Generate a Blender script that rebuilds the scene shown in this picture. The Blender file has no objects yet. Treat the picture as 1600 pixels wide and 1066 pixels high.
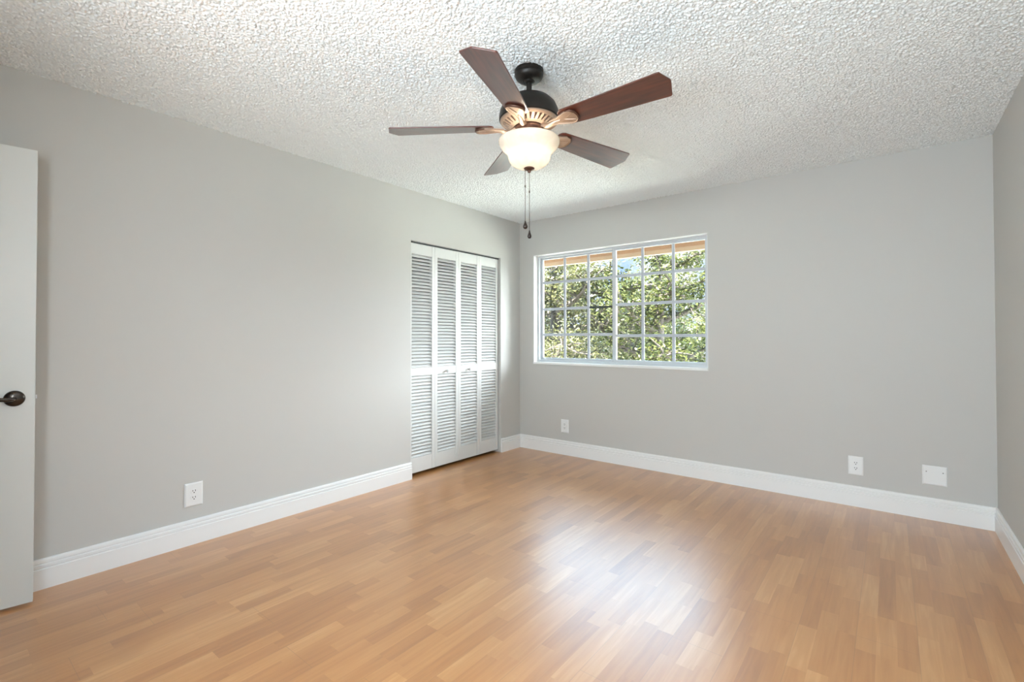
import bpy, bmesh, math, random
import numpy as np
from mathutils import Vector, Matrix

scene = bpy.context.scene
COL = scene.collection
PI = math.pi
R = math.radians

# ------------------------------------------------------------------ camera
cam_d = bpy.data.cameras.new('camera')
cam = bpy.data.objects.new('camera', cam_d)
COL.objects.link(cam)
scene.camera = cam
cam.location = (3.1626, -4.1361, 1.1858)
YAW, PITCH, ROLL = 0.6688, 0.0128, -0.0013
cam.rotation_mode = 'QUATERNION'
cam.rotation_quaternion = (Matrix.Rotation(YAW, 4, 'Z') @ Matrix.Rotation(PI / 2 + PITCH, 4, 'X')
                           @ Matrix.Rotation(ROLL, 4, 'Z')).to_quaternion()
cam_d.sensor_fit = 'HORIZONTAL'
cam_d.sensor_width = 36
cam_d.lens = 746.2 / 1600 * 36
cam_d.shift_x = -0.42 / 1600
cam_d.shift_y = -14.94 / 1600
cam_d.clip_start = 0.02
cam_d.clip_end = 300

# ------------------------------------------------------------------ view
vs = scene.view_settings
scene.display_settings.display_device = 'sRGB'
vs.view_transform = 'Standard'
vs.look = 'None'
vs.gamma = 1
vs.use_curve_mapping = False
vs.exposure = 1.80
try:
    scene.cycles.max_bounces = 14
    scene.cycles.diffuse_bounces = 8
    scene.cycles.transmission_bounces = 10
    scene.cycles.transparent_max_bounces = 16
    scene.cycles.sample_clamp_indirect = 8
except Exception:
    pass

# ------------------------------------------------------------------ sky
world = bpy.data.worlds.new('sky')
scene.world = world
world.use_nodes = True
wn, wl = world.node_tree.nodes, world.node_tree.links
wn.clear()
wo = wn.new('ShaderNodeOutputWorld')
bg = wn.new('ShaderNodeBackground')
tc = wn.new('ShaderNodeTexCoord')
sep = wn.new('ShaderNodeSeparateXYZ')
wl.new(tc.outputs['Generated'], sep.inputs[0])
ramp = wn.new('ShaderNodeValToRGB')          # clear sky by elevation
wl.new(sep.outputs['Z'], ramp.inputs[0])
cr = ramp.color_ramp
cr.elements[0].position = 0.0
cr.elements[0].color = (0.30, 0.33, 0.355, 1)
cr.elements[1].position = 0.14
cr.elements[1].color = (0.115, 0.205, 0.40, 1)
e = cr.elements.new(0.30); e.color = (0.175, 0.255, 0.41, 1)
noise = wn.new('ShaderNodeTexNoise')
noise.inputs['Scale'].default_value = 5.5
noise.inputs['Detail'].default_value = 6
wl.new(tc.outputs['Generated'], noise.inputs['Vector'])
cmask = wn.new('ShaderNodeMapRange')
cmask.inputs['From Min'].default_value = 0.43
cmask.inputs['From Max'].default_value = 0.57
wl.new(noise.outputs['Fac'], cmask.inputs['Value'])
hi = wn.new('ShaderNodeMapRange')            # high sky brightened to feed the floor sheen and the room
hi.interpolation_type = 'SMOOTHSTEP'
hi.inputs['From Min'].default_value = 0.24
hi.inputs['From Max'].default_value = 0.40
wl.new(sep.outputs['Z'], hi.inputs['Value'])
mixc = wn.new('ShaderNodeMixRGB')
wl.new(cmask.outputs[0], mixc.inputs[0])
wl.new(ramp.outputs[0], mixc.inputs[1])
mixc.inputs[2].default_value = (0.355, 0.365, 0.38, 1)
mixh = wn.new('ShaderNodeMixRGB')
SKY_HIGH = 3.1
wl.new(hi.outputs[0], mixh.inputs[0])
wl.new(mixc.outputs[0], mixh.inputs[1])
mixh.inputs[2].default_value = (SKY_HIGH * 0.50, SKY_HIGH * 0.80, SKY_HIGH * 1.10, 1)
side = wn.new('ShaderNodeMapRange')          # bright patch added on the right, to light the left wall
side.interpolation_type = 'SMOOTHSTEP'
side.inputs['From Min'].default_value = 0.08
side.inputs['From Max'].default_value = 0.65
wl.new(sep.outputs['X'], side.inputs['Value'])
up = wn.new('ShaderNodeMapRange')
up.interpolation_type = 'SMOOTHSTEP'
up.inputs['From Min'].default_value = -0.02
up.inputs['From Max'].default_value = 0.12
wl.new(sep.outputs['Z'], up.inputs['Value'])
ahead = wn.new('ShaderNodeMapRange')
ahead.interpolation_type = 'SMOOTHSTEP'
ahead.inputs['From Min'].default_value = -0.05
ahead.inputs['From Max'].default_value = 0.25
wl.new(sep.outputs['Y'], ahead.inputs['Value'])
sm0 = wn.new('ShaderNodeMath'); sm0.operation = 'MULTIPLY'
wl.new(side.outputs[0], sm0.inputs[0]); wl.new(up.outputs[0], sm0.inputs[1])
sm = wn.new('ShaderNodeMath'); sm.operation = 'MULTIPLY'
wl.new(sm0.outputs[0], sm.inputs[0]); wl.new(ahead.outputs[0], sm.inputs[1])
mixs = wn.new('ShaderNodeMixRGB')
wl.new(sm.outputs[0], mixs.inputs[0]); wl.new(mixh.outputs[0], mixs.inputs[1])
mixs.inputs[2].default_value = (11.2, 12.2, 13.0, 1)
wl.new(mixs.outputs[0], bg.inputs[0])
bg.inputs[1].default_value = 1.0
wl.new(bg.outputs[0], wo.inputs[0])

sun_d = bpy.data.lights.new('sun', 'SUN')
sun_d.energy = 24.0
sun_d.angle = R(1.0)
sun_d.color = (1.0, 0.95, 0.86)
sun = bpy.data.objects.new('sun', sun_d)
COL.objects.link(sun)
sun.rotation_euler = Vector((0.25, 0.32, -0.95)).to_track_quat('-Z', 'Y').to_euler()


def area(name, loc, direction, sx, sy, power, color):
    d = bpy.data.lights.new(name, 'AREA')
    d.shape = 'RECTANGLE'
    d.size, d.size_y = sx, sy
    d.energy = power
    d.color = color
    o = bpy.data.objects.new(name, d)
    COL.objects.link(o)
    o.location = loc
    o.rotation_euler = Vector(direction).to_track_quat('-Z', 'Z').to_euler()
    return o


# fill light added behind the camera, set outside a made-up window
area('fill_rear', (2.45, -4.82, 1.5), (0, 1, 0), 1.7, 1.1, 33, (0.79, 0.92, 1.0))
po = area('sky_portal', (1.08, 0.19, 1.48), (0, -1, 0), 1.76, 1.12, 1, (1, 1, 1))
po.data.cycles.is_portal = True


# ------------------------------------------------------------------ helpers
class MB:
    """collects shapes, then links them as ONE mesh object"""

    def __init__(self):
        self.v, self.f = [], []

    def add(self, vs_, fs_):
        n = len(self.v)
        self.v += [tuple(p) for p in vs_]
        self.f += [tuple(i + n for i in q) for q in fs_]
        return self

    def box(self, a, b, M=None):
        x0, y0, z0 = a
        x1, y1, z1 = b
        P = [Vector(p) for p in ((x0, y0, z0), (x1, y0, z0), (x1, y1, z0), (x0, y1, z0),
                                 (x0, y0, z1), (x1, y0, z1), (x1, y1, z1), (x0, y1, z1))]
        if M is not None:
            P = [M @ p for p in P]
        return self.add(P, [(0, 3, 2, 1), (4, 5, 6, 7), (0, 1, 5, 4), (1, 2, 6, 5), (2, 3, 7, 6), (3, 0, 4, 7)])

    def lathe(self, prof, n=64, c=(0, 0, 0), M=None, close=False):
        P, F = [], []
        m = len(prof)
        for i in range(n):
            a = 2 * PI * i / n
            for r, z in prof:
                p = Vector((c[0] + r * math.cos(a), c[1] + r * math.sin(a), c[2] + z))
                P.append(M @ p if M is not None else p)
        mm = m if close else m - 1
        for i in range(n):
            j = (i + 1) % n
            for k in range(mm):
                l = (k + 1) % m
                F.append((i * m + k, j * m + k, j * m + l, i * m + l))
        return self.add(P, F)

    def tube(self, pts, rad, n=8, cap=True):
        pts = [Vector(p) for p in pts]
        rad = rad if isinstance(rad, (list, tuple)) else [rad] * len(pts)
        P, F = [], []
        up = Vector((0.31, 0.17, 0.93))
        for i, p in enumerate(pts):
            d = (pts[min(i + 1, len(pts) - 1)] - pts[max(i - 1, 0)]).normalized()
            u = d.cross(up)
            if u.length < 1e-3:
                u = d.cross(Vector((1, 0, 0)))
            u.normalize()
            w = d.cross(u)
            for k in range(n):
                a = 2 * PI * k / n
                P.append(p + (u * math.cos(a) + w * math.sin(a)) * rad[i])
        for i in range(len(pts) - 1):
            for k in range(n):
                l = (k + 1) % n
                F.append((i * n + k, i * n + l, (i + 1) * n + l, (i + 1) * n + k))
        if cap:
            F.append(tuple(range(n - 1, -1, -1)))
            F.append(tuple((len(pts) - 1) * n + k for k in range(n)))
        return self.add(P, F)

    def prism(self, outline, z0, z1, M=None):
        """outline (x, y) extruded from z0 to z1"""
        n = len(outline)
        P = [Vector((x, y, z0)) for x, y in outline] + [Vector((x, y, z1)) for x, y in outline]
        if M is not None:
            P = [M @ p for p in P]
        F = [tuple(range(n - 1, -1, -1)), tuple(range(n, 2 * n))]
        F += [(i, (i + 1) % n, n + (i + 1) % n, n + i) for i in range(n)]
        return self.add(P, F)

    def build(self, name, mat, parent=None, smooth=None, bevel=None, seg=2):
        me = bpy.data.meshes.new(name)
        me.from_pydata(self.v, [], self.f)
        bm = bmesh.new()
        bm.from_mesh(me)
        bmesh.ops.recalc_face_normals(bm, faces=bm.faces)
        bm.to_mesh(me)
        bm.free()
        me.materials.append(mat)
        if smooth:
            for p in me.polygons:
                p.use_smooth = True
            me.set_sharp_from_angle(angle=R(smooth))
        o = bpy.data.objects.new(name, me)
        COL.objects.link(o)
        if bevel:
            b = o.modifiers.new('bevel', 'BEVEL')
            b.width = bevel
            b.segments = seg
            b.limit_method = 'ANGLE'
        if parent is not None:
            o.parent = parent
        return o


def empty(name, loc=(0, 0, 0), rz=0.0, parent=None):
    o = bpy.data.objects.new(name, None)
    o.empty_display_size = 0.1
    COL.objects.link(o)
    o.location = loc
    o.rotation_euler = (0, 0, rz)
    if parent is not None:
        o.parent = parent
    return o


def tag(o, label, cat, group=None, kind=None):
    o['label'] = label
    o['category'] = cat
    if group:
        o['group'] = group
    if kind:
        o['kind'] = kind
    return o


# ------------------------------------------------------------------ materials
def material(name, color=(0.8, 0.8, 0.8), rough=0.5, metal=0.0, spec=0.5):
    m = bpy.data.materials.new(name)
    m.use_nodes = True
    b = m.node_tree.nodes['Principled BSDF']
    b.inputs['Base Color'].default_value = (*color, 1)
    b.inputs['Roughness'].default_value = rough
    b.inputs['Metallic'].default_value = metal
    b.inputs['Specular IOR Level'].default_value = spec
    return m


def bump(m, scale, strength, dist, kind='noise', detail=3):
    nt = m.node_tree
    n, l = nt.nodes, nt.links
    t = n.new('ShaderNodeTexCoord')
    x = n.new('ShaderNodeTexNoise' if kind == 'noise' else 'ShaderNodeTexVoronoi')
    x.inputs['Scale'].default_value = scale
    if kind == 'noise':
        x.inputs['Detail'].default_value = detail
    l.new(t.outputs['Object'], x.inputs['Vector'])
    b = n.new('ShaderNodeBump')
    b.inputs['Strength'].default_value = strength
    b.inputs['Distance'].default_value = dist
    l.new(x.outputs[0], b.inputs['Height'])
    l.new(b.outputs[0], n['Principled BSDF'].inputs['Normal'])
    return m


M = {}
M['wall'] = bump(material('greige_paint', (0.555, 0.547, 0.522), 0.55, spec=0.35), 260, 0.08, 0.002)
M['trim'] = material('white_trim_paint', (0.83, 0.83, 0.82), 0.32)
M['door'] = material('white_door_paint', (0.70, 0.71, 0.68), 0.38)
M['louver'] = material('white_louver_paint', (0.70, 0.705, 0.69), 0.42)
M['plastic'] = material('white_plastic', (0.82, 0.82, 0.81), 0.3)
M['slot'] = material('dark_slot', (0.02, 0.02, 0.02), 0.6)
M['screw'] = material('screw_metal', (0.22, 0.21, 0.19), 0.4, 0.6)
M['aluminium'] = material('white_aluminium', (0.60, 0.625, 0.65), 0.4)
M['muntin'] = material('muntin_grey_white', (0.50, 0.53, 0.58), 0.45)
M['dark'] = material('dark_gasket', (0.035, 0.045, 0.045), 0.5)
M['bronze'] = material('oil_rubbed_bronze', (0.020, 0.016, 0.013), 0.42, 0.35)
M['copper'] = bump(material('antique_copper', (0.46, 0.34, 0.26), 0.42, 0.7), 90, 0.12, 0.002)
M['brown'] = material('brown_bronze', (0.10, 0.045, 0.028), 0.4, 0.5)
M['gunmetal'] = material('dark_nickel', (0.075, 0.062, 0.052), 0.22, 0.9)
M['steel'] = material('steel', (0.55, 0.55, 0.54), 0.3, 0.9)
M['chain'] = material('bronze_chain', (0.10, 0.085, 0.07), 0.4, 0.7)
M['drop'] = material('dark_wood_drop', (0.025, 0.012, 0.008), 0.3)
M['knob'] = material('shaded_knob_grey', (0.46, 0.46, 0.45), 0.3)  # grey stands in for the shaded side of the knob
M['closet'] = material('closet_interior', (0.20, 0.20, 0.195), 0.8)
M['soffit'] = bump(material('peach_stucco', (0.25, 0.150, 0.088), 0.75), 120, 0.3, 0.004)
M['drip'] = material('pale_fascia', (0.29, 0.215, 0.15), 0.6)
M['bark'] = bump(material('grey_brown_bark', (0.075, 0.06, 0.048), 0.9), 22, 0.8, 0.02)
M['ground'] = material('pale_bounce_ground', (0.58, 0.60, 0.54), 0.95)  # made pale to bounce light onto eave, trees and ceiling

# ceiling: popcorn texture
m = material('popcorn_ceiling', (0.825, 0.865, 0.875), 0.95, spec=0.1)
nt = m.node_tree
n, l = nt.nodes, nt.links
t = n.new('ShaderNodeTexCoord')
M['ceiling'] = m

# floor: three-strip laminate, strips running along y
m = material('maple_strip_laminate', (0.5, 0.3, 0.15), 0.24)
nt = m.node_tree
n, l = nt.nodes, nt.links
bsdf = n['Principled BSDF']


def mth(op, a, b_=None, c_=None):
    x = n.new('ShaderNodeMath')
    x.operation = op
    for i, q in enumerate((a, b_, c_)):
        if q is None:
            continue
        if isinstance(q, (int, float)):
            x.inputs[i].default_value = q
        else:
            l.new(q, x.inputs[i])
    return x.outputs[0]


t = n.new('ShaderNodeTexCoord')
sp = n.new('ShaderNodeSeparateXYZ')
l.new(t.outputs['Object'], sp.inputs[0])
X, Y = sp.outputs['X'], sp.outputs['Y']
SW = 0.0635
xi = mth('DIVIDE', X, SW)
si = mth('FLOOR', xi)
wn1 = n.new('ShaderNodeTexWhiteNoise'); wn1.noise_dimensions = '1D'
l.new(si, wn1.inputs['W'])
ln = mth('MULTIPLY_ADD', wn1.outputs['Value'], 0.16, 0.30)       # strip length
wn2 = n.new('ShaderNodeTexWhiteNoise'); wn2.noise_dimensions = '1D'
l.new(mth('ADD', si, 71.3), wn2.inputs['W'])
yj0 = mth('ADD', mth('DIVIDE', Y, ln), mth('MULTIPLY', wn2.outputs['Value'], 9.0))
jit = n.new('ShaderNodeTexNoise'); jit.noise_dimensions = '2D'
jit.inputs['Scale'].default_value = 1.0; jit.inputs['Detail'].default_value = 0
cb0 = n.new('ShaderNodeCombineXYZ'); l.new(mth('MULTIPLY', si, 17.7), cb0.inputs[0]); l.new(mth('MULTIPLY', yj0, 0.8), cb0.inputs[1])
l.new(cb0.outputs[0], jit.inputs['Vector'])
yj = mth('ADD', yj0, mth('MULTIPLY', jit.outputs[0], 1.1))
cj = mth('FLOOR', yj)
cb = n.new('ShaderNodeCombineXYZ'); l.new(si, cb.inputs[0]); l.new(cj, cb.inputs[1])
wn3 = n.new('ShaderNodeTexWhiteNoise'); wn3.noise_dimensions = '2D'
l.new(cb.outputs[0], wn3.inputs['Vector'])
# grain
cg = n.new('ShaderNodeCombineXYZ')
l.new(mth('MULTIPLY', X, 55.0), cg.inputs[0]); l.new(mth('MULTIPLY', Y, 3.2), cg.inputs[1])
l.new(mth('MULTIPLY', wn3.outputs['Value'], 40.0), cg.inputs[2])
gr = n.new('ShaderNodeTexNoise'); gr.inputs['Scale'].default_value = 1; gr.inputs['Detail'].default_value = 5
gr.inputs['Distortion'].default_value = 0.6
l.new(cg.outputs[0], gr.inputs['Vector'])
cg2 = n.new('ShaderNodeCombineXYZ')
l.new(mth('MULTIPLY', X, 16.0), cg2.inputs[0]); l.new(mth('MULTIPLY', Y, 3.0), cg2.inputs[1])
l.new(mth('MULTIPLY', wn3.outputs['Value'], 23.0), cg2.inputs[2])
gr2 = n.new('ShaderNodeTexNoise'); gr2.inputs['Scale'].default_value = 1; gr2.inputs['Detail'].default_value = 2
l.new(cg2.outputs[0], gr2.inputs['Vector'])
fac = mth('ADD', mth('MULTIPLY', wn3.outputs['Value'], 0.60),
          mth('ADD', mth('MULTIPLY', gr.outputs[0], 0.80), mth('MULTIPLY', gr2.outputs[0], 0.55)))
fac = mth('SUBTRACT', fac, 0.50)
rp = n.new('ShaderNodeValToRGB')
l.new(fac, rp.inputs[0])
rp.color_ramp.elements[0].position = 0.0
rp.color_ramp.elements[0].color = (0.378, 0.148, 0.036, 1)
rp.color_ramp.elements[1].position = 1.0
rp.color_ramp.elements[1].color = (0.650, 0.355, 0.136, 1)
e = rp.color_ramp.elements.new(0.35); e.color = (0.475, 0.200, 0.052, 1)
e = rp.color_ramp.elements.new(0.7); e.color = (0.550, 0.255, 0.077, 1)
# plank joints: every third strip, and every 1.2 m
px = mth('DIVIDE', X, SW * 3)
fx = mth('ABSOLUTE', mth('SUBTRACT', mth('FRACT', px), 0.5))
jx = mth('GREATER_THAN', fx, 0.4945)
pi_ = mth('FLOOR', px)
wn4 = n.new('ShaderNodeTexWhiteNoise'); wn4.noise_dimensions = '1D'; l.new(pi_, wn4.inputs['W'])
py = mth('ADD', mth('DIVIDE', Y, 1.25), wn4.outputs['Value'])
fy = mth('ABSOLUTE', mth('SUBTRACT', mth('FRACT', py), 0.5))
jy = mth('GREATER_THAN', fy, 0.4991)
jn = mth('MULTIPLY', mth('MAXIMUM', jx, jy), 0.30)
mx = n.new('ShaderNodeMixRGB')
l.new(jn, mx.inputs[0]); l.new(rp.outputs[0], mx.inputs[1]); mx.inputs[2].default_value = (0.17, 0.085, 0.04, 1)
l.new(mx.outputs[0], bsdf.inputs['Base Color'])
rn = n.new('ShaderNodeTexNoise'); rn.inputs['Scale'].default_value = 1.6; rn.inputs['Detail'].default_value = 3
l.new(t.outputs['Object'], rn.inputs['Vector'])
l.new(mth('MULTIPLY_ADD', rn.outputs[0], 0.06, 0.30), bsdf.inputs['Roughness'])
bsdf.inputs['IOR'].default_value = 1.5
bsdf.inputs['Coat Weight'].default_value = 1.0
bsdf.inputs['Coat IOR'].default_value = 1.9
bsdf.inputs['Coat Roughness'].default_value = 0.38
M['floor'] = m

# fan blade wood
m = material('mahogany_blade', (0.11, 0.025, 0.014), 0.40)
m.node_tree.nodes['Principled BSDF'].inputs['Coat Weight'].default_value = 1.0
m.node_tree.nodes['Principled BSDF'].inputs['Coat IOR'].default_value = 1.42
m.node_tree.nodes['Principled BSDF'].inputs['Coat Roughness'].default_value = 0.30
nt = m.node_tree
n, l = nt.nodes, nt.links
t = n.new('ShaderNodeTexCoord')
mp = n.new('ShaderNodeMapping'); mp.inputs['Scale'].default_value = (5, 60, 5)
l.new(t.outputs['Object'], mp.inputs[0])
gr = n.new('ShaderNodeTexNoise'); gr.inputs['Scale'].default_value = 1; gr.inputs['Detail'].default_value = 5
l.new(mp.outputs[0], gr.inputs['Vector'])
rp = n.new('ShaderNodeValToRGB')
l.new(gr.outputs[0], rp.inputs[0])
rp.color_ramp.elements[0].position = 0.3; rp.color_ramp.elements[0].color = (0.032, 0.007, 0.005, 1)
rp.color_ramp.elements[1].position = 0.72; rp.color_ramp.elements[1].color = (0.125, 0.028, 0.014, 1)
l.new(rp.outputs[0], n['Principled BSDF'].inputs['Base Color'])
M['blade'] = m

# frosted alabaster glass bowl
m = bpy.data.materials.new('frosted_glass')
m.use_nodes = True
nt = m.node_tree
n, l = nt.nodes, nt.links
n.clear()
out = n.new('ShaderNodeOutputMaterial')
tr = n.new('ShaderNodeBsdfTranslucent')
df = n.new('ShaderNodeBsdfDiffuse'); df.inputs[0].default_value = (0.86, 0.84, 0.79, 1)
gl = n.new('ShaderNodeBsdfGlossy'); gl.inputs['Roughness'].default_value = 0.25
m1 = n.new('ShaderNodeMixShader'); m1.inputs[0].default_value = 0.62
l.new(df.outputs[0], m1.inputs[1]); l.new(tr.outputs[0], m1.inputs[2])
fr = n.new('ShaderNodeFresnel'); fr.inputs[0].default_value = 1.45
m2 = n.new('ShaderNodeMixShader')
l.new(fr.outputs[0], m2.inputs[0]); l.new(m1.outputs[0], m2.inputs[1]); l.new(gl.outputs[0], m2.inputs[2])
t = n.new('ShaderNodeTexCoord')
ns = n.new('ShaderNodeTexNoise'); ns.inputs['Scale'].default_value = 14; ns.inputs['Detail'].default_value = 4
ns.inputs['Distortion'].default_value = 1.2
l.new(t.outputs['Object'], ns.inputs['Vector'])
rp = n.new('ShaderNodeValToRGB')
rp.color_ramp.elements[0].position = 0.35; rp.color_ramp.elements[0].color = (0.70, 0.67, 0.61, 1)
rp.color_ramp.elements[1].position = 0.65; rp.color_ramp.elements[1].color = (0.84, 0.82, 0.77, 1)
l.new(ns.outputs[0], rp.inputs[0])
l.new(rp.outputs[0], tr.inputs[0])
l.new(m2.outputs[0], out.inputs[0])
M['bowl'] = m

m = bpy.data.materials.new('lit_bulb')
m.use_nodes = True
nt = m.node_tree
nt.nodes.clear()
out = nt.nodes.new('ShaderNodeOutputMaterial')
em = nt.nodes.new('ShaderNodeEmission')
em.inputs[0].default_value = (1.0, 0.87, 0.70, 1)
em.inputs[1].default_value = 14.0
nt.links.new(em.outputs[0], out.inputs[0])
M['bulb'] = m

# clear window glass
m = bpy.data.materials.new('window_glass')
m.use_nodes = True
nt = m.node_tree
n, l = nt.nodes, nt.links
n.clear()
out = n.new('ShaderNodeOutputMaterial')
tr = n.new('ShaderNodeBsdfTransparent'); tr.inputs[0].default_value = (0.975, 0.985, 0.98, 1)
gl = n.new('ShaderNodeBsdfGlossy'); gl.inputs['Roughness'].default_value = 0.02
lw = n.new('ShaderNodeFresnel'); lw.inputs[0].default_value = 1.25
mxs = n.new('ShaderNodeMixShader')
l.new(lw.outputs[0], mxs.inputs[0]); l.new(tr.outputs[0], mxs.inputs[1]); l.new(gl.outputs[0], mxs.inputs[2])
l.new(mxs.outputs[0], out.inputs[0])
M['glass'] = m


def leaf_mat(name, lo, mid, hi_):
    m = bpy.data.materials.new(name)
    m.use_nodes = True
    nt = m.node_tree
    n, l = nt.nodes, nt.links
    n.clear()
    out = n.new('ShaderNodeOutputMaterial')
    geo = n.new('ShaderNodeNewGeometry')
    rp = n.new('ShaderNodeValToRGB')
    l.new(geo.outputs['Random Per Island'], rp.inputs[0])
    rp.color_ramp.elements[0].color = (*lo, 1)
    rp.color_ramp.elements[1].color = (*hi_, 1)
    e = rp.color_ramp.elements.new(0.5); e.color = (*mid, 1)
    d = n.new('ShaderNodeBsdfDiffuse')
    tr = n.new('ShaderNodeBsdfTranslucent')
    g = n.new('ShaderNodeBsdfGlossy'); g.inputs['Roughness'].default_value = 0.35
    m1 = n.new('ShaderNodeMixShader'); m1.inputs[0].default_value = 0.35
    m2 = n.new('ShaderNodeMixShader'); m2.inputs[0].default_value = 0.03
    l.new(rp.outputs[0], d.inputs[0]); l.new(rp.outputs[0], tr.inputs[0])
    l.new(d.outputs[0], m1.inputs[1]); l.new(tr.outputs[0], m1.inputs[2])
    l.new(m1.outputs[0], m2.inputs[1]); l.new(g.outputs[0], m2.inputs[2])
    l.new(m2.outputs[0], out.inputs[0])
    return m


M['leaf_olive'] = leaf_mat('olive_leaves', (0.0262, 0.0276, 0.0092), (0.0625, 0.0644, 0.0237), (0.1216, 0.1183, 0.0559))
M['leaf_green'] = leaf_mat('green_leaves', (0.0198, 0.0276, 0.0066), (0.0545, 0.0644, 0.0171), (0.1085, 0.1118, 0.0394))
M['leaf_far'] = leaf_mat('far_leaves', (0.0276, 0.0328, 0.0132), (0.058, 0.0644, 0.0262), (0.0887, 0.0953, 0.0433))

# ------------------------------------------------------------------ room shell
W, D, H = 3.6715, 4.5, 2.44
CY0, CY1, CZ = -1.512, -0.3263, 2.0102           # closet opening in the left wall
WX0, WX1, WZ0, WZ1 = 0.1885, 1.9696, 0.909, 2.056   # window opening in the back wall


def struct(o, label, cat):
    return tag(o, label, cat, kind='structure')


struct(MB().box((-0.9, -6.2, -0.2), (W + 0.2, 0.0, 0.0)).build('floor', M['floor']),
       'tan maple strip laminate floor of the empty room', 'floor')
ceil = struct(MB().box((-0.9, -6.2, H), (W + 0.2, 0.2, H + 0.2)).build('ceiling', M['ceiling']),
              'white popcorn textured ceiling above the fan', 'ceiling')


def popcorn(x0, x1, y0, y1, step, cell, depth):
    """the sprayed popcorn lumps, as real relief hanging under the slab"""
    rng = np.random.default_rng(5)
    nx, ny = int((x1 - x0) / step) + 1, int((y1 - y0) / step) + 1
    gx, gy = np.meshgrid(np.linspace(x0, x1, nx), np.linspace(y0, y1, ny))
    hgt = np.zeros_like(gx)
    for cs, amp, keep in ((cell, 1.0, 0.90), (cell * 0.62, 0.60, 0.85)):
        cxn, cyn = int((x1 - x0) / cs) + 3, int((y1 - y0) / cs) + 3
        jx, jy = rng.random((cyn, cxn)), rng.random((cyn, cxn))
        rad = (0.44 + 0.30 * rng.random((cyn, cxn))) * cs * (rng.random((cyn, cxn)) < keep)
        top = 0.45 + 0.55 * rng.random((cyn, cxn))
        ci, cj = ((gx - x0) / cs).astype(int) + 1, ((gy - y0) / cs).astype(int) + 1
        for dj in (-1, 0, 1):
            for di in (-1, 0, 1):
                a, b = np.clip(cj + dj, 0, cyn - 1), np.clip(ci + di, 0, cxn - 1)
                px = x0 + (b - 1 + jx[a, b]) * cs
                py = y0 + (a - 1 + jy[a, b]) * cs
                r = rad[a, b] + 1e-6
                q = 1 - ((gx - px) ** 2 + (gy - py) ** 2) / (r * r)
                hgt = np.maximum(hgt, amp * top[a, b] * np.sqrt(np.clip(q, 0, 1)))
    d = np.hypot(gx - 1.8465, gy + 2.3411)          # pressed flat under the fan's canopy
    hgt *= np.clip((d - 0.060) / 0.02, 0.12, 1)
    z = H - 0.0004 - depth * hgt - 0.0008 * rng.random(hgt.shape)
    co = np.stack([gx, gy, z], -1).reshape(-1, 3).astype(np.float32)
    i = np.arange(nx * ny).reshape(ny, nx)
    quads = np.stack([i[:-1, :-1], i[1:, :-1], i[1:, 1:], i[:-1, 1:]], -1).reshape(-1, 4).astype(np.int32)
    return co, quads


def add_relief(o, co, quads):
    old = o.data
    oc = np.empty(len(old.vertices) * 3, np.float32)
    old.vertices.foreach_get('co', oc)
    of = np.array([p.vertices[:] for p in old.polygons], np.int32)
    nv = len(old.vertices)
    allc = np.concatenate([oc.reshape(-1, 3), co])
    allq = np.concatenate([of, quads + nv])
    me = bpy.data.meshes.new(o.name)
    me.vertices.add(len(allc))
    me.vertices.foreach_set('co', allc.ravel())
    me.loops.add(allq.size)
    me.loops.foreach_set('vertex_index', allq.ravel())
    me.polygons.add(len(allq))
    me.polygons.foreach_set('loop_start', np.arange(0, allq.size, 4, dtype=np.int32))
    me.update(calc_edges=True)
    me.validate()
    me.materials.append(old.materials[0])
    o.data = me


add_relief(ceil, *popcorn(0.0, W, -D, 0.0, 0.0031, 0.0102, 0.0108))
struct(MB().box((-0.12, -D, 0), (0, CY0, H)).box((-0.12, CY1, 0), (0, 0, H)).box((-0.12, CY0, CZ), (0, CY1, H))
       .build('wall_left', M['wall']), 'greige painted wall with the louvered closet opening', 'wall')
G = 0.004
wb = MB().box((-0.9, 0, -0.2), (WX0 - G, 0.2, H)).box((WX1 + G, 0, -0.2), (W + 0.2, 0.2, H))
wb.box((WX0 - G, 0, -0.2), (WX1 + G, 0.2, WZ0 - G)).box((WX0 - G, 0, WZ1 + G), (WX1 + G, 0.2, H))
struct(wb.build('wall_back', M['wall']), 'greige painted wall around the gridded window', 'wall')
wr = MB().box((W, -D, 0), (W + 0.2, 0, H))
struct(wr.build('wall_right', M['wall']), 'greige painted wall at the right edge of the room', 'wall')
DX0, DX1 = 0.035, 0.80                            # doorway behind the camera
wq = MB().box((-0.12, -D - 0.12, 0), (DX0, -D, H)).box((DX0, -D - 0.12, 2.05), (DX1, -D, H))
wq.box((DX1, -D - 0.12, 0), (1.7, -D, H)).box((3.4, -D - 0.12, 0), (W + 0.2, -D, H))
wq.box((1.7, -D - 0.12, 0), (3.4, -D, 0.93)).box((1.7, -D - 0.12, 2.06), (3.4, -D, H))
struct(wq.build('wall_rear', M['wall']), 'greige painted wall behind the camera with the doorway', 'wall')
wh = MB().box((-0.3, -6.1, 0), (-0.2, -D - 0.12, H)).box((1.15, -6.1, 0), (1.25, -D - 0.12, H)).box((-0.3, -6.2, 0), (1.25, -6.1, H))
wh.box((-0.2, -D - 0.12, 0), (-0.12, -D, H))
struct(wh.build('wall_hall', M['wall']), 'greige hall walls beyond the open white door', 'wall')
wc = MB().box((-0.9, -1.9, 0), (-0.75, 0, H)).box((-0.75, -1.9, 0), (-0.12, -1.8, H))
struct(wc.build('wall_closet', M['closet']), 'dim closet interior behind the louvered doors', 'wall')

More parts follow.
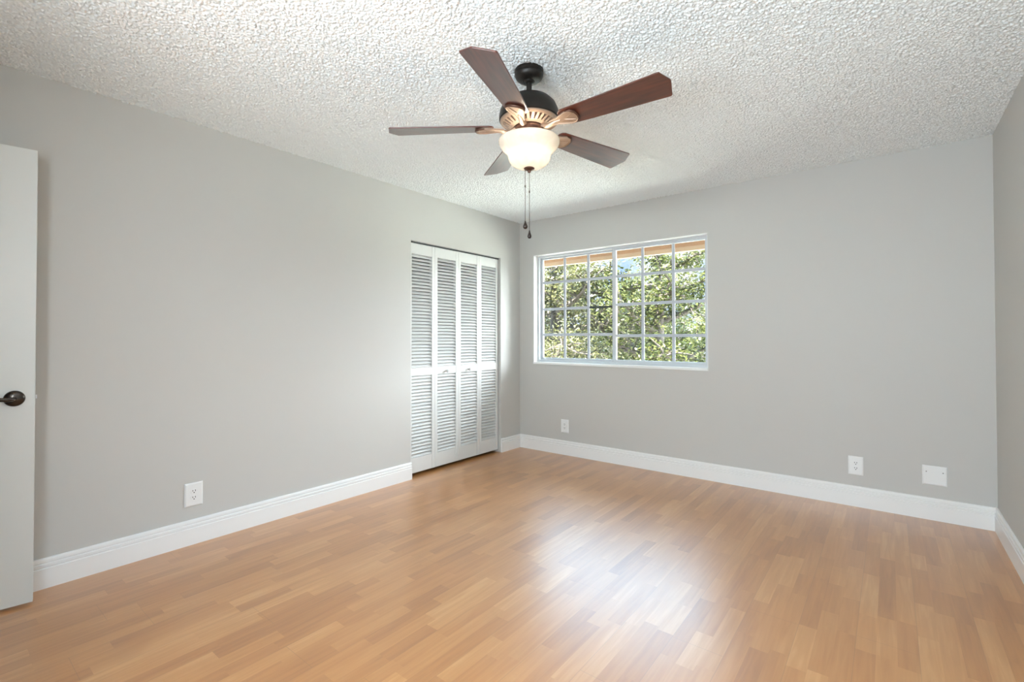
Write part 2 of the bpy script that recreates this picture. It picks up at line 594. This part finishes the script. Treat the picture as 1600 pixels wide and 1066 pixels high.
# baseboards: stepped profile (depth, z)
BP = [(0, 0), (0.016, 0), (0.016, 0.0925), (0.0115, 0.0955), (0.0115, 0.0990), (0.0150, 0.1025), (0.0150, 0.1125),
      (0.0085, 0.1155), (0.0085, 0.1190), (0.0120, 0.1225), (0.0115, 0.133), (0.0085, 0.139), (0.004, 0.141), (0, 0.141)]


def baseboard(name, p0, p1, normal, m0, m1, label):
    """profile swept from p0 to p1; m0/m1: mitre shift of the end per unit depth"""
    p0, p1, nn = Vector((*p0, 0)), Vector((*p1, 0)), Vector((*normal, 0))
    d = (p1 - p0).normalized()
    P = [p0 + nn * a + d * (a * m0) + Vector((0, 0, z)) for a, z in BP] + \
        [p1 + nn * a + d * (a * m1) + Vector((0, 0, z)) for a, z in BP]
    k = len(BP)
    F = [(i, (i + 1) % k, k + (i + 1) % k, k + i) for i in range(k)] + [tuple(range(k - 1, -1, -1)), tuple(range(k, 2 * k))]
    return struct(MB().add(P, F).build(name, M['trim']), label, 'baseboard')


baseboard('baseboard_left', (0, -D), (0, CY0 + 0.004), (1, 0), 0, 0, 'white stepped baseboard along the wall between the doors')
baseboard('baseboard_corner', (0, CY1), (0, 0), (1, 0), 0, -1, 'short white baseboard between closet and room corner')
baseboard('baseboard_back', (0, 0), (W, 0), (0, -1), 1, -1, 'white stepped baseboard under the window')
baseboard('baseboard_right', (W, 0), (W, -D), (-1, 0), 1, 0, 'white stepped baseboard along the right wall')

# ------------------------------------------------------------------ window in the back wall
win = empty('window_1', (0, 0, 0))
struct(win, 'white sliding window with gridded panes facing the trees', 'window')
fy0, fy1 = 0.072, 0.150
lin = MB()                                        # white painted reveal
lin.box((WX0 - G, 0.0005, WZ0 - G), (WX0, fy1, WZ1 + G)).box((WX1, 0.0005, WZ0 - G), (WX1 + G, fy1, WZ1 + G))
lin.box((WX0, 0.0005, WZ1), (WX1, fy1, WZ1 + G))
lin.build('reveal', M['trim'], win)
sill = MB().box((WX0 - 0.002, -0.012, WZ0 - 0.001), (WX1 + 0.002, 0.0, WZ0 + 0.018)).box((WX0, 0.0, WZ0 - G), (WX1, fy1, WZ0 + 0.018))
sill.build('window_sill', M['trim'], win)
FZ0, FZ1 = WZ0 + 0.018, WZ1
fr_ = MB()
fw = 0.018
fr_.box((WX0, fy0, FZ0), (WX0 + fw, fy1, FZ1)).box((WX1 - fw, fy0, FZ0), (WX1, fy1, FZ1))
fr_.box((WX0 + fw, fy0, FZ1 - fw), (WX1 - fw, fy1, FZ1)).box((WX0 + fw, fy0, FZ0), (WX1 - fw, fy1, FZ0 + 0.022))
fr_.build('window_frame', M['aluminium'], win, bevel=0.0015)
SZ0, SZ1 = FZ0 + 0.022, FZ1 - fw


def sash(x0, x1, y, bars, rows, rl, rr, dark_col=None):
    s = MB()
    s.box((x0, y, SZ0), (x0 + rl, y + 0.024, SZ1)).box((x1 - rr, y, SZ0), (x1, y + 0.024, SZ1))
    s.box((x0 + rl, y, SZ0), (x1 - rr, y + 0.024, SZ0 + 0.022)).box((x0 + rl, y, SZ1 - 0.016), (x1 - rr, y + 0.024, SZ1))
    so = s.build('sash', M['aluminium'], win, bevel=0.0012)
    gy = y + 0.012
    MB().box((x0 + rl, gy + 0.004, SZ0 + 0.022), (x1 - rr, gy + 0.008, SZ1 - 0.016)).build('glass_pane', M['glass'], so)
    mw = 0.0135
    for bx in bars:
        MB().box((bx - mw, gy - 0.008, SZ0 + 0.022), (bx + mw, gy + 0.002, SZ1 - 0.016)).build('muntin', M['muntin'], so, bevel=0.002)
    edges = [x0 + rl] + [q for bx in bars for q in (bx - mw, bx + mw)] + [x1 - rr]
    for rz in rows:
        mb = MB()
        for i in range(0, len(edges), 2):
            if dark_col is not None and dark_col == (i // 2, rows.index(rz)):
                d = MB().box((edges[i], gy - 0.0075, rz - 0.011), (edges[i + 1], gy + 0.002, rz + 0.008)).build('muntin', M['dark'], so)
                d['label'] = 'dark uncovered muntin strip'
                continue
            mb.box((edges[i], gy - 0.0075, rz - mw), (edges[i + 1], gy + 0.002, rz + mw))
        mb.build('muntin', M['muntin'], so, bevel=0.002)
    return so


sash(WX0 + fw, 1.066, 0.112, [0.5005, 0.7805], [1.773, 1.488, 1.216], 0.022, 0.020, (2, 1))
sash(1.068, WX1 - fw, 0.080, [1.3685, 1.655], [1.773, 1.500, 1.202], 0.034, 0.022)
lk = MB().box((1.060, 0.094, SZ0), (1.0685, 0.112, SZ1)).build('interlock_strip', M['dark'], win)

# an unseen window, added in the rear wall for the fill light
wv = empty('window_added')
struct(wv, 'made-up white framed window added behind the camera for fill light', 'window')
f2 = MB()
f2.box((1.7, -D - 0.1, 0.93), (1.74, -D - 0.05, 2.06)).box((3.36, -D - 0.1, 0.93), (3.4, -D - 0.05, 2.06))
f2.box((1.74, -D - 0.1, 0.93), (3.36, -D - 0.05, 0.97)).box((1.74, -D - 0.1, 2.02), (3.36, -D - 0.05, 2.06))
f2.box((2.535, -D - 0.1, 0.97), (2.565, -D - 0.06, 2.02))
f2.build('window_frame', M['aluminium'], wv)

# ------------------------------------------------------------------ closet: two bifold pairs of louvered panels
FX0, FX1 = -0.064, -0.030
PZ0, PZ1 = 0.030, 1.999
YS = [-1.509, -1.2135, -0.9165, -0.6235, -0.335]


def louver_panel(y0, y1, parent):
    g = 0.0012
    y0, y1 = y0 + g, y1 - g
    st = 0.031
    f = MB()
    f.box((FX0, y0, PZ0), (FX1, y0 + st, PZ1)).box((FX0, y1 - st, PZ0), (FX1, y1, PZ1))
    for a, b_ in ((PZ0, 0.157), (0.857, 0.925), (1.906, PZ1)):
        f.box((FX0 + 0.002, y0 + st, a), (FX1 - 0.002, y1 - st, b_))
    fo = f.build('panel_frame', M['louver'], parent, bevel=0.0015)
    for a, b_, k in ((0.157, 0.857, 24), (0.925, 1.906, 34)):
        s = MB()
        p = (b_ - a) / k
        for i in range(k):
            zc = a + (i + 0.5) * p
            T = Matrix.Translation(((FX0 + FX1) / 2, 0, zc)) @ Matrix.Rotation(R(42), 4, 'Y')
            s.box((-0.0162, y0 + st, -0.0028), (0.0162, y1 - st, 0.0028), T)
        s.build('louver_slats', M['louver'], fo)
    return fo


for dn, (ia, ib), ky, lab in (('door_2', (0, 2), -1.075, 'white louvered bifold closet door pair farther from the room corner'),
                              ('door_3', (2, 4), -0.778, 'white louvered bifold closet door pair nearer the room corner')):
    dr = empty(dn, (0, 0, 0))
    struct(dr, lab, 'closet door')
    for i in range(ia, ib):
        louver_panel(YS[i], YS[i + 1], dr)
    kb = MB().lathe([(0.0, 0.0), (0.009, 0.0), (0.007, 0.010), (0.0085, 0.014), (0.0145, 0.020), (0.0150, 0.025),
                     (0.011, 0.030), (0.0, 0.032)], 24, M=Matrix.Translation((FX1 - 0.002, ky, 0.882)) @ Matrix.Rotation(R(90), 4, 'Y'))
    kb.build('knob', M['knob'], dr, smooth=40)
tk = MB().box((-0.070, CY0, 2.001), (-0.026, -0.93, CZ)).box((-0.070, -0.92, 2.001), (-0.026, CY1, CZ))
tk.box((-0.0255, -0.955, 1.998), (-0.0250, -0.90, 2.004))
struct(tk.build('trim_1', M['dark']), 'dark narrow bifold track above the closet doors', 'door track')

# ------------------------------------------------------------------ hinged white door, standing open by the left wall
ex, ey = 0.157, -3.781                             # free edge at the floor
hx, hy = 0.045, -4.49
L_ = math.hypot(ex - hx, ey - hy)
door = empty('door_1', (hx, hy, 0.0), math.atan2(ey - hy, ex - hx))
struct(door, 'white panelled door standing open against the left wall', 'door')
# local x runs hinge -> free edge, -y faces the room
TH = 0.035
pnl = MB()
pnl.box((0, 0.004, 0.013), (L_, TH - 0.004, 2.031))
for y0, y1 in ((0.0, 0.004), (TH - 0.004, TH)):
    pnl.box((0, y0, 0.013), (0.112, y1, 2.031)).box((L_ - 0.112, y0, 0.013), (L_, y1, 2.031))
    for a, b_ in ((0.013, 0.24), (0.86, 1.02), (1.90, 2.031)):
        pnl.box((0.112, y0, a), (L_ - 0.112, y1, b_))
pnl.build('door_leaf', M['door'], door)
pb = MB()
for a, b_ in ((0.24, 0.86), (1.02, 1.90)):
    for y0, y1 in ((0.0015, 0.006), (TH - 0.006, TH - 0.0015)):
        pb.box((0.145, y0, a + 0.033), (L_ - 0.145, y1, b_ - 0.033))
pb.build('raised_panel', M['door'], door, bevel=0.003)
hz, hxl = 0.921, L_ - 0.064
rot = Matrix.Translation((hxl, 0, hz)) @ Matrix.Rotation(R(90), 4, 'X')    # +z -> -y
lv = MB().lathe([(0.0, 0.0), (0.0345, 0.0), (0.0345, 0.004), (0.031, 0.009), (0.022, 0.0135), (0.012, 0.016), (0.0, 0.0165)], 40, M=rot)
hs = lv.build('lever_handle', M['gunmetal'], door, smooth=50)
hs['label'] = 'dark nickel lever on a round rose'
lv2 = MB().tube([(hxl, -0.014, hz), (hxl, -0.030, hz), (hxl - 0.004, -0.042, hz), (hxl - 0.02, -0.049, hz - 0.001),
                 (hxl - 0.06, -0.050, hz + 0.004), (hxl - 0.10, -0.048, hz - 0.003), (hxl - 0.118, -0.047, hz - 0.002)],
                [0.0085, 0.0085, 0.009, 0.009, 0.0085, 0.0075, 0.005], 14)
lv2.build('lever', M['gunmetal'], hs, smooth=60)
lb = MB().box((L_ - 0.001, 0.012, hz - 0.007), (L_ + 0.008, 0.023, hz + 0.011)).build('latch_bolt', M['steel'], door, bevel=0.002)


# ------------------------------------------------------------------ wall plates
def outlet(name, loc, rz, w, h, label):
    o = empty(name, loc, rz)                       # local +y is out of the wall
    tag(o, label, 'outlet', 'wall outlets')
    pl = MB()
    t_, bv = 0.007, 0.007
    P = [(-w / 2, 0, -h / 2), (w / 2, 0, -h / 2), (w / 2, 0, h / 2), (-w / 2, 0, h / 2)]
    P += [(x * 1, 0.003, z) for x, _, z in P[:4]]
    P += [(x - math.copysign(bv, x), t_, z - math.copysign(bv, z)) for x, _, z in P[:4]]
    F = [(3, 2, 1, 0), (8, 9, 10, 11)]
    for q in (0, 4):
        F += [(q + i, q + (i + 1) % 4, q + 4 + (i + 1) % 4, q + 4 + i) for i in range(4)]
    pl.add(P, F)
    plate = pl.build('cover_plate', M['plastic'], o)
    for s in (1, -1):
        cz = s * 0.0185
        ol = []
        for i in range(36):
            a = 2 * PI * i / 36
            ol.append((0.0172 * math.cos(a), max(-0.0142, min(0.0142, 0.0172 * math.sin(a)))))
        rr_ = MB().prism(ol, 0.0065, 0.0085, Matrix.Translation((0, 0, cz)) @ Matrix.Rotation(R(-90), 4, 'X') @ Matrix.Scale(-1, 4, (0, 1, 0)))
        rc = rr_.build('receptacle', M['plastic'], o)
        for dx, dz, ww, hh in ((-0.0064, 0.0040, 0.0032, 0.0095), (0.0064, 0.0040, 0.0032, 0.0082)):
            MB().box((dx - ww / 2, 0.0080, cz + dz - hh / 2), (dx + ww / 2, 0.0088, cz + dz + hh / 2)).build('slot', M['slot'], rc)
        MB().lathe([(0, 0.0082), (0.0031, 0.0082), (0.0031, 0.0088), (0, 0.0088)], 14,
                   M=Matrix.Translation((0, 0, cz - 0.0070)) @ Matrix.Rotation(R(-90), 4, 'X')).build('slot', M['slot'], rc)
    return o


outlet('wall_outlet', (0, -3.105, 0.2835), R(-90), 0.092, 0.134, 'white duplex outlet on the left wall, above its baseboard')
outlet('wall_outlet', (0.573, 0, 0.2875), R(180), 0.088, 0.134, 'small white duplex outlet on the back wall below the window')
outlet('wall_outlet', (2.9675, 0, 0.2835), R(180), 0.086, 0.129, 'white duplex outlet on the back wall beside the blank plate')

bpo = empty('blank_plate', (3.3825, 0, 0.2865), R(180))
tag(bpo, 'square white blank cover plate with four screws near the right corner', 'wall plate')
w, h, bv = 0.122, 0.124, 0.007
P = [(-w / 2, 0, -h / 2), (w / 2, 0, -h / 2), (w / 2, 0, h / 2), (-w / 2, 0, h / 2)]
P += [(x, 0.003, z) for x, _, z in P[:4]]
P += [(x - math.copysign(bv, x), 0.007, z - math.copysign(bv, z)) for x, _, z in P[:4]]
F = [(3, 2, 1, 0), (8, 9, 10, 11)]
for q in (0, 4):
    F += [(q + i, q + (i + 1) % 4, q + 4 + (i + 1) % 4, q + 4 + i) for i in range(4)]
MB().add(P, F).build('cover_plate', M['plastic'], bpo)
for sx in (-1, 1):
    for sz, mt in ((0.023, M['screw']), (-0.020, M['plastic'])):
        s = MB().lathe([(0, 0.0068), (0.0034, 0.0068), (0.0034, 0.0076), (0.002, 0.0085), (0, 0.0087)], 14,
                       M=Matrix.Translation((sx * 0.041, 0, sz)) @ Matrix.Rotation(R(-90), 4, 'X'))
        so = s.build('screw', mt, bpo)
        so['label'] = 'dark bare screw' if sz > 0 else 'white painted screw'

# ------------------------------------------------------------------ ceiling fan
FCX, FCY = 1.8465, -2.3411
fan = empty('ceiling_fan', (FCX, FCY, H))
tag(fan, 'dark bronze ceiling fan with five mahogany blades and frosted bowl light', 'ceiling fan')


def Z(*pts):
    return [(r, z - H) for r, z in pts]


MB().lathe(Z((0, 2.44), (0.0675, 2.44), (0.0675, 2.4215), (0.0655, 2.420), (0.0668, 2.4175), (0.066, 2.411), (0.061, 2.400),
             (0.051, 2.3915), (0.038, 2.3870), (0.026, 2.3860), (0.026, 2.392), (0, 2.392)), 64).build('canopy', M['bronze'], fan, smooth=35)
MB().lathe(Z((0, 2.400), (0.022, 2.396), (0.025, 2.388), (0.020, 2.380), (0.013, 2.377), (0, 2.377)), 40).build('hanger_ball', M['bronze'], fan, smooth=50)
MB().lathe(Z((0, 2.385), (0.0128, 2.385), (0.0128, 2.31), (0, 2.31)), 32).build('downrod', M['bronze'], fan, smooth=40)
MB().lathe(Z((0, 2.326), (0.022, 2.326), (0.024, 2.318), (0.045, 2.316), (0.075, 2.309), (0.103, 2.294), (0.124, 2.272), (0.136, 2.245),
             (0.1405, 2.220), (0.1405, 2.203), (0.1365, 2.198), (0.08, 2.198), (0, 2.198)), 80).build('motor_housing', M['bronze'], fan, smooth=35)
vr = MB()                                           # vented copper ring under the housing
vr.lathe(Z((0.137, 2.200), (0.134, 2.193), (0.125, 2.187), (0.121, 2.187), (0.121, 2.197)), 80)
vr.lathe(Z((0.094, 2.188), (0.092, 2.171), (0.074, 2.166), (0.070, 2.168), (0.070, 2.198)), 80)
for i in range(32):
    a = 2 * PI * i / 32
    T = Matrix.Rotation(a, 4, 'Z') @ Matrix.Translation((0.107, 0, 2.1815 - H)) @ Matrix.Rotation(R(-25), 4, 'Y')
    vr.box((-0.0185, -0.0062, -0.003), (0.0185, 0.0062, 0.006), T)
vo = vr.build('vent_ring', M['copper'], fan, smooth=30)
MB().lathe(Z((0.122, 2.1965), (0.092, 2.181)), 60).build('vent_recess', M['brown'], vo, smooth=60)
MB().lathe(Z((0, 2.17), (0.066, 2.170), (0.068, 2.163), (0.062, 2.157), (0.060, 2.135), (0.064, 2.131), (0.064, 2.118), (0.050, 2.112), (0, 2.112)), 64).build('switch_housing', M['brown'], fan, smooth=35)

DANG = [-0.2, 2.05, 0.5, -1.8, 0.3]
DROOP = [0.0011, 0.0303, -0.023, 0.0058, -0.0253]
DPHI = [-0.15, 1.52, 0.74, -3.0, 1.78]
OUT = [(0.165, -0.026), (0.172, -0.040), (0.188, -0.049), (0.30, -0.0525), (0.622, -0.0675), (0.630, -0.0655), (0.657, -0.0105), (0.6588, -0.002),
       (0.640, 0.0775), (0.634, 0.0835), (0.626, 0.0832), (0.30, 0.0665), (0.188, 0.058), (0.172, 0.049), (0.165, 0.034)]
for k in range(5):
    A = R(-70.4 + 72 * k + DANG[k])
    # local frame: x outwards, y counter-clockwise, z up
    T = Matrix.Translation((0, 0, 2.1672 - H)) @ Matrix.Rotation(A, 4, 'Z') @ Matrix.Rotation(-math.atan(DROOP[k]), 4, 'Y') \
        @ Matrix.Rotation(R(-13.2 + DPHI[k]), 4, 'X')
    b_ = MB().prism(OUT, -0.003, 0.003).build('blade', M['blade'], fan, bevel=0.0015)
    b_.matrix_local = T
    # iron: shaped pad screwed under the blade, arm down to the hub
    ir = MB()
    pad = [(0.118, -0.012), (0.150, -0.016), (0.178, -0.026), (0.205, -0.036), (0.228, -0.034), (0.243, -0.018), (0.247, 0.004), (0.243, 0.026),
           (0.228, 0.042), (0.205, 0.044), (0.178, 0.034), (0.150, 0.022), (0.118, 0.016)]
    ir.prism(pad, -0.0105, -0.003)
    rim_ = []
    for i in range(len(pad)):
        p = pad[i]
        rim_.append((p[0], p[1], -0.0110))
    ir.tube(rim_ + [rim_[0]], 0.0032, 8, cap=False)
    for s_ in (-1, 1):
        ir.tube([(0.185, 0.004, -0.0115), (0.232, 0.004 + s_ * 0.022, -0.0115)], 0.0016, 6)
    ir.tube([(0.060, 0.002, 0.000), (0.075, 0.002, -0.006), (0.092, 0.002, -0.018), (0.110, 0.002, -0.018), (0.135, 0.003, -0.010), (0.165, 0.004, -0.009)],
            [0.009, 0.009, 0.010, 0.011, 0.010, 0.005], 12)
    io = ir.build('blade_iron', M['copper'], fan, smooth=40)
    io.matrix_local = T
    arc = [(pad[i][0] + 0.002, pad[i][1] * 1.05, -0.0085) for i in range(3, 10)]
    MB().tube(arc, [0.003, 0.0055, 0.0062, 0.0062, 0.0062, 0.0055, 0.003], 10).build('iron_shadow_arc', M['brown'], io, smooth=60)  # dark tube standing in for the shadow gap at the pad's outer end

BWL = [(0.1395, 2.1085), (0.1425, 2.1060), (0.1432, 2.1010), (0.1415, 2.0920), (0.1360, 2.0800), (0.1270, 2.0680), (0.1160, 2.0570), (0.1065, 2.0475),
       (0.1015, 2.0390), (0.0995, 2.0300), (0.0970, 2.0190), (0.0905, 2.0050), (0.0790, 1.9935), (0.0610, 1.9848), (0.0400, 1.9800), (0.0180, 1.9785), (0.0, 1.9783)]
inner = [(max(0.0, r - 0.0035), z + 0.0028) for r, z in BWL[::-1]]
bw = MB().lathe(Z(*(BWL + inner)), 80).build('glass_bowl', M['bowl'], fan, smooth=60)
fn = MB().lathe(Z((0, 1.986), (0.004, 1.986), (0.023, 1.9790), (0.0255, 1.9765), (0.0245, 1.9735), (0.015, 1.9690), (0.0085, 1.9650), (0.0075, 1.9600),
                  (0.0055, 1.9570), (0, 1.9560)), 40).build('finial', M['brown'], fan, smooth=40)
BULBS = []
for i in range(3):
    a = R(-54 + 35 + 120 * i)
    bx, by = 0.052 * math.cos(a), 0.052 * math.sin(a)
    bl = MB().lathe([(0, -0.052), (0.010, -0.050), (0.019, -0.040), (0.0215, -0.029), (0.018, -0.016), (0.010, -0.004), (0.010, 0.010), (0, 0.010)], 24,
                    c=(bx, by, 2.092 - H)).build('bulb', M['bulb'], fan, smooth=60)
    MB().lathe([(0, 0.010), (0.014, 0.010), (0.014, 0.030), (0, 0.030)], 20, c=(bx, by, 2.092 - H)).build('bulb_socket', M['brown'], fan, smooth=40)

# pull chains: their own beads and drops
rx, ry = math.cos(YAW), math.sin(YAW)
for (ox, oy), ztop, zd0, zd1, rd, zb in (((-0.019 * rx, -0.019 * ry), 1.973, 1.7316, 1.6926, 0.0112, 1.893), ((0.0006, 0.0), 1.957, 1.6866, 1.6476, 0.0095, 1.867)):
    pc = MB()
    pc.tube([(ox, oy, ztop - H), (ox, oy, zd0 - 0.002 - H)], 0.0013, 6)
    for i in range(int((ztop - zd0) / 0.006)):
        zz = ztop - 0.004 - i * 0.006 - H
        pc.lathe([(0, 0.002), (0.0019, 0), (0, -0.002)], 6, c=(ox, oy, zz))
    pc.lathe([(0, 0.006), (0.003, 0.005), (0.003, -0.005), (0, -0.006)], 10, c=(ox, oy, zb - H))
    co = pc.build('pull_chain', M['chain'], fan, smooth=50)
    hgt = zd0 - zd1
    MB().lathe([(0, hgt), (0.0028, hgt * 0.97), (0.0035, hgt * 0.82), (rd * 0.62, hgt * 0.60), (rd * 0.95, hgt * 0.38), (rd, hgt * 0.27), (rd * 0.85, hgt * 0.12),
                (rd * 0.45, hgt * 0.02), (0, 0)], 24, c=(ox, oy, zd1 - H)).build('pull_drop', M['drop'], co, smooth=60)

# ------------------------------------------------------------------ outdoors
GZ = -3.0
struct(MB().box((-60, 0.2, GZ - 0.2), (60, 80, GZ)).build('ground', M['ground']), 'yard ground below the trees, paled to bounce light', 'ground')
ev = empty('trim_2')
struct(ev, 'peach painted roof eave seen through the window top', 'eave')
MB().box((-3.0, 0.2, 2.155), (6.0, 0.62, 2.19)).box((-3.0, 0.58, 2.075), (6.0, 0.62, 2.155)).build('soffit', M['soffit'], ev)
MB().box((-3.0, 0.585, 2.032), (6.0, 0.63, 2.075)).box((-3.0, 0.62, 2.075), (6.0, 0.65, 2.21)).build('drip_edge', M['drip'], ev)
MB().box((-3.0, 0.2, 2.64), (6.0, 0.65, 2.70)).box((-3.0, 0.60, 2.19), (6.0, 0.65, 2.64)).build('roof_edge', M['drip'], ev)
struct(MB().box((-1.0, 0.2, GZ), (W + 0.3, 0.25, -0.2)).build('wall_outside', M['soffit']), 'peach stucco house wall below the window', 'wall')


def tree(loc, seed, height, base_z, spread, nlimb, leaf, nleaf, lsize, label, zlo=0.0, lean=(0, 0)):
    rnd = random.Random(seed)
    root = empty('tree', loc)
    tag(root, label, 'tree', 'trees outside the window')
    Hh = height
    tk_ = [Vector((0, 0, 0)), Vector((lean[0] * 0.3 + 0.05, lean[1] * 0.3, Hh * 0.25)), Vector((lean[0] * 0.6, lean[1] * 0.6 + 0.05, Hh * 0.45)),
           Vector((lean[0] * 0.9 + 0.1, lean[1], Hh * 0.65)), Vector((lean[0], lean[1], Hh * 0.88))]
    rr = 0.032 * Hh
    MB().tube(tk_, [rr, rr * 0.85, rr * 0.68, rr * 0.42, rr * 0.12], 12).build('trunk', M['bark'], root, smooth=60)
    tips = []
    for i in range(nlimb):
        f = base_z + (0.80 - base_z) * (i + rnd.random() * 0.6) / nlimb
        idx = min(3, int(f / 0.88 * 4))
        seg = tk_[idx].lerp(tk_[idx + 1], (f / 0.88 * 4) - idx)
        a = i * 2.4 + rnd.uniform(-0.4, 0.4)
        ln_ = spread * (1.0 - 0.45 * abs(f - 0.5)) * rnd.uniform(0.75, 1.1)
        d = Vector((math.cos(a), math.sin(a), rnd.uniform(0.12, 0.55)))
        pts, p = [seg.copy()], seg.copy()
        nseg = 6
        for s in range(nseg):
            d = (d + Vector((rnd.uniform(-.25, .25), rnd.uniform(-.25, .25), rnd.uniform(-.16, .16)))).normalized()
            p = p + d * ln_ / nseg
            pts.append(p.copy())
        r0 = rr * 0.36
        lb_ = MB().tube(pts, [r0 * (1 - 0.8 * s / nseg) for s in range(nseg + 1)], 7)
        for s in range(1, nseg + 1):
            for q in range(3):
                dd = Vector((rnd.uniform(-1, 1), rnd.uniform(-1, 1), rnd.uniform(-0.4, 0.9))).normalized()
                tl = ln_ * rnd.uniform(0.16, 0.34)
                mid = pts[s] + dd * tl * 0.5 + Vector((rnd.uniform(-.06, .06), rnd.uniform(-.06, .06), rnd.uniform(-.05, .05)))
                end = pts[s] + dd * tl + Vector((0, 0, rnd.uniform(-0.05, 0.12)))
                lb_.tube([pts[s], mid, end], [r0 * 0.28, r0 * 0.2, r0 * 0.08], 5)
                tips.append((end, dd))
                tips.append((mid, dd))
        lb_.build('branch', M['bark'], root, smooth=60)
    for q in range(14):
        tips.append((tk_[3].lerp(tk_[4], rnd.uniform(0.1, 1.05)), Vector((0, 0, 1))))
    fv, ff = [], []
    per = max(1, nleaf // len(tips))
    for (c, d) in tips:
        cr_ = rnd.uniform(0.16, 0.30) * spread / 1.9
        for q in range(int(per * rnd.uniform(0.6, 1.4))):
            off = Vector((rnd.gauss(0, 1), rnd.gauss(0, 1), rnd.gauss(0, 0.75))) * cr_ * 0.6
            p = c + off
            ax = Vector((rnd.uniform(-1, 1), rnd.uniform(-1, 1), rnd.uniform(-0.7, 0.5))).normalized()
            up = Vector((rnd.uniform(-.8, .8), rnd.uniform(-.8, .8), 1)).normalized()
            sd = ax.cross(up)
            if sd.length < 1e-3:
                continue
            sd.normalize()
            nn = sd.cross(ax)
            L2 = lsize * rnd.uniform(0.7, 1.35)
            wd = L2 * rnd.uniform(0.20, 0.30)
            k = len(fv)
            fv += [p, p + ax * L2 * 0.45 + sd * wd - nn * L2 * 0.05, p + ax * L2 - nn * L2 * 0.12, p + ax * L2 * 0.45 - sd * wd - nn * L2 * 0.05]
            ff += [(k, k + 1, k + 2), (k, k + 2, k + 3)]
    me = bpy.data.meshes.new('foliage')
    me.from_pydata([tuple(p) for p in fv], [], ff)
    me.materials.append(leaf)
    fo = bpy.data.objects.new('foliage', me)
    COL.objects.link(fo)
    fo.parent = root
    return root


tree((-3.3, 5.6, GZ), 11, 7.4, 0.34, 1.9, 15, M['leaf_olive'], 17000, 0.085, 'olive green tree with grey forked limbs seen through the corner-side sash')
tree((-0.9, 6.1, GZ), 23, 7.5, 0.34, 1.9, 15, M['leaf_green'], 17000, 0.085, 'leafy green tree seen through the middle of the window')
tree((1.5, 5.0, GZ), 37, 5.5, 0.34, 1.5, 13, M['leaf_green'], 12000, 0.085, 'green tree nearest the house, at the right edge of the window')
tree((-6.8, 9.9, GZ), 41, 7.6, 0.25, 2.5, 13, M['leaf_far'], 13000, 0.11, 'pale green tree standing farther back beyond the olive tree')
tree((-3.5, 10.4, GZ), 53, 7.2, 0.22, 2.5, 13, M['leaf_far'], 13000, 0.11, 'pale green tree farther back between the two nearer trees')
tree((-0.5, 11.2, GZ), 67, 5.8, 0.2, 2.4, 13, M['leaf_far'], 12000, 0.11, 'low pale tree farther back, behind the right-hand sash')

# the thick greenery that closes the view low down, far behind the trees
rnd = random.Random(99)
fv, ff = [], []
for q in range(30000):
    p = Vector((rnd.uniform(-19, 14), 16.0 + rnd.uniform(-0.9, 0.9), rnd.uniform(-3.0, 2.2)))
    p.z = min(p.z, 1.7 + 0.5 * math.sin(p.x * 0.9) + rnd.uniform(-0.3, 0.3))
    ax = Vector((rnd.uniform(-1, 1), rnd.uniform(-1, 1), rnd.uniform(-0.7, 0.5))).normalized()
    sd = ax.cross(Vector((rnd.uniform(-.8, .8), rnd.uniform(-.8, .8), 1))).normalized()
    L2 = rnd.uniform(0.20, 0.38)
    k = len(fv)
    fv += [p, p + ax * L2 * 0.45 + sd * L2 * 0.3, p + ax * L2, p + ax * L2 * 0.45 - sd * L2 * 0.3]
    ff += [(k, k + 1, k + 2), (k, k + 2, k + 3)]
me = bpy.data.meshes.new('hedge_foliage')
me.from_pydata([tuple(p) for p in fv], [], ff)
me.materials.append(M['leaf_far'])
hg = bpy.data.objects.new('hedge_foliage', me)
COL.objects.link(hg)
tag(hg, 'mass of pale green hedge foliage far behind the trees', 'foliage', kind='stuff')
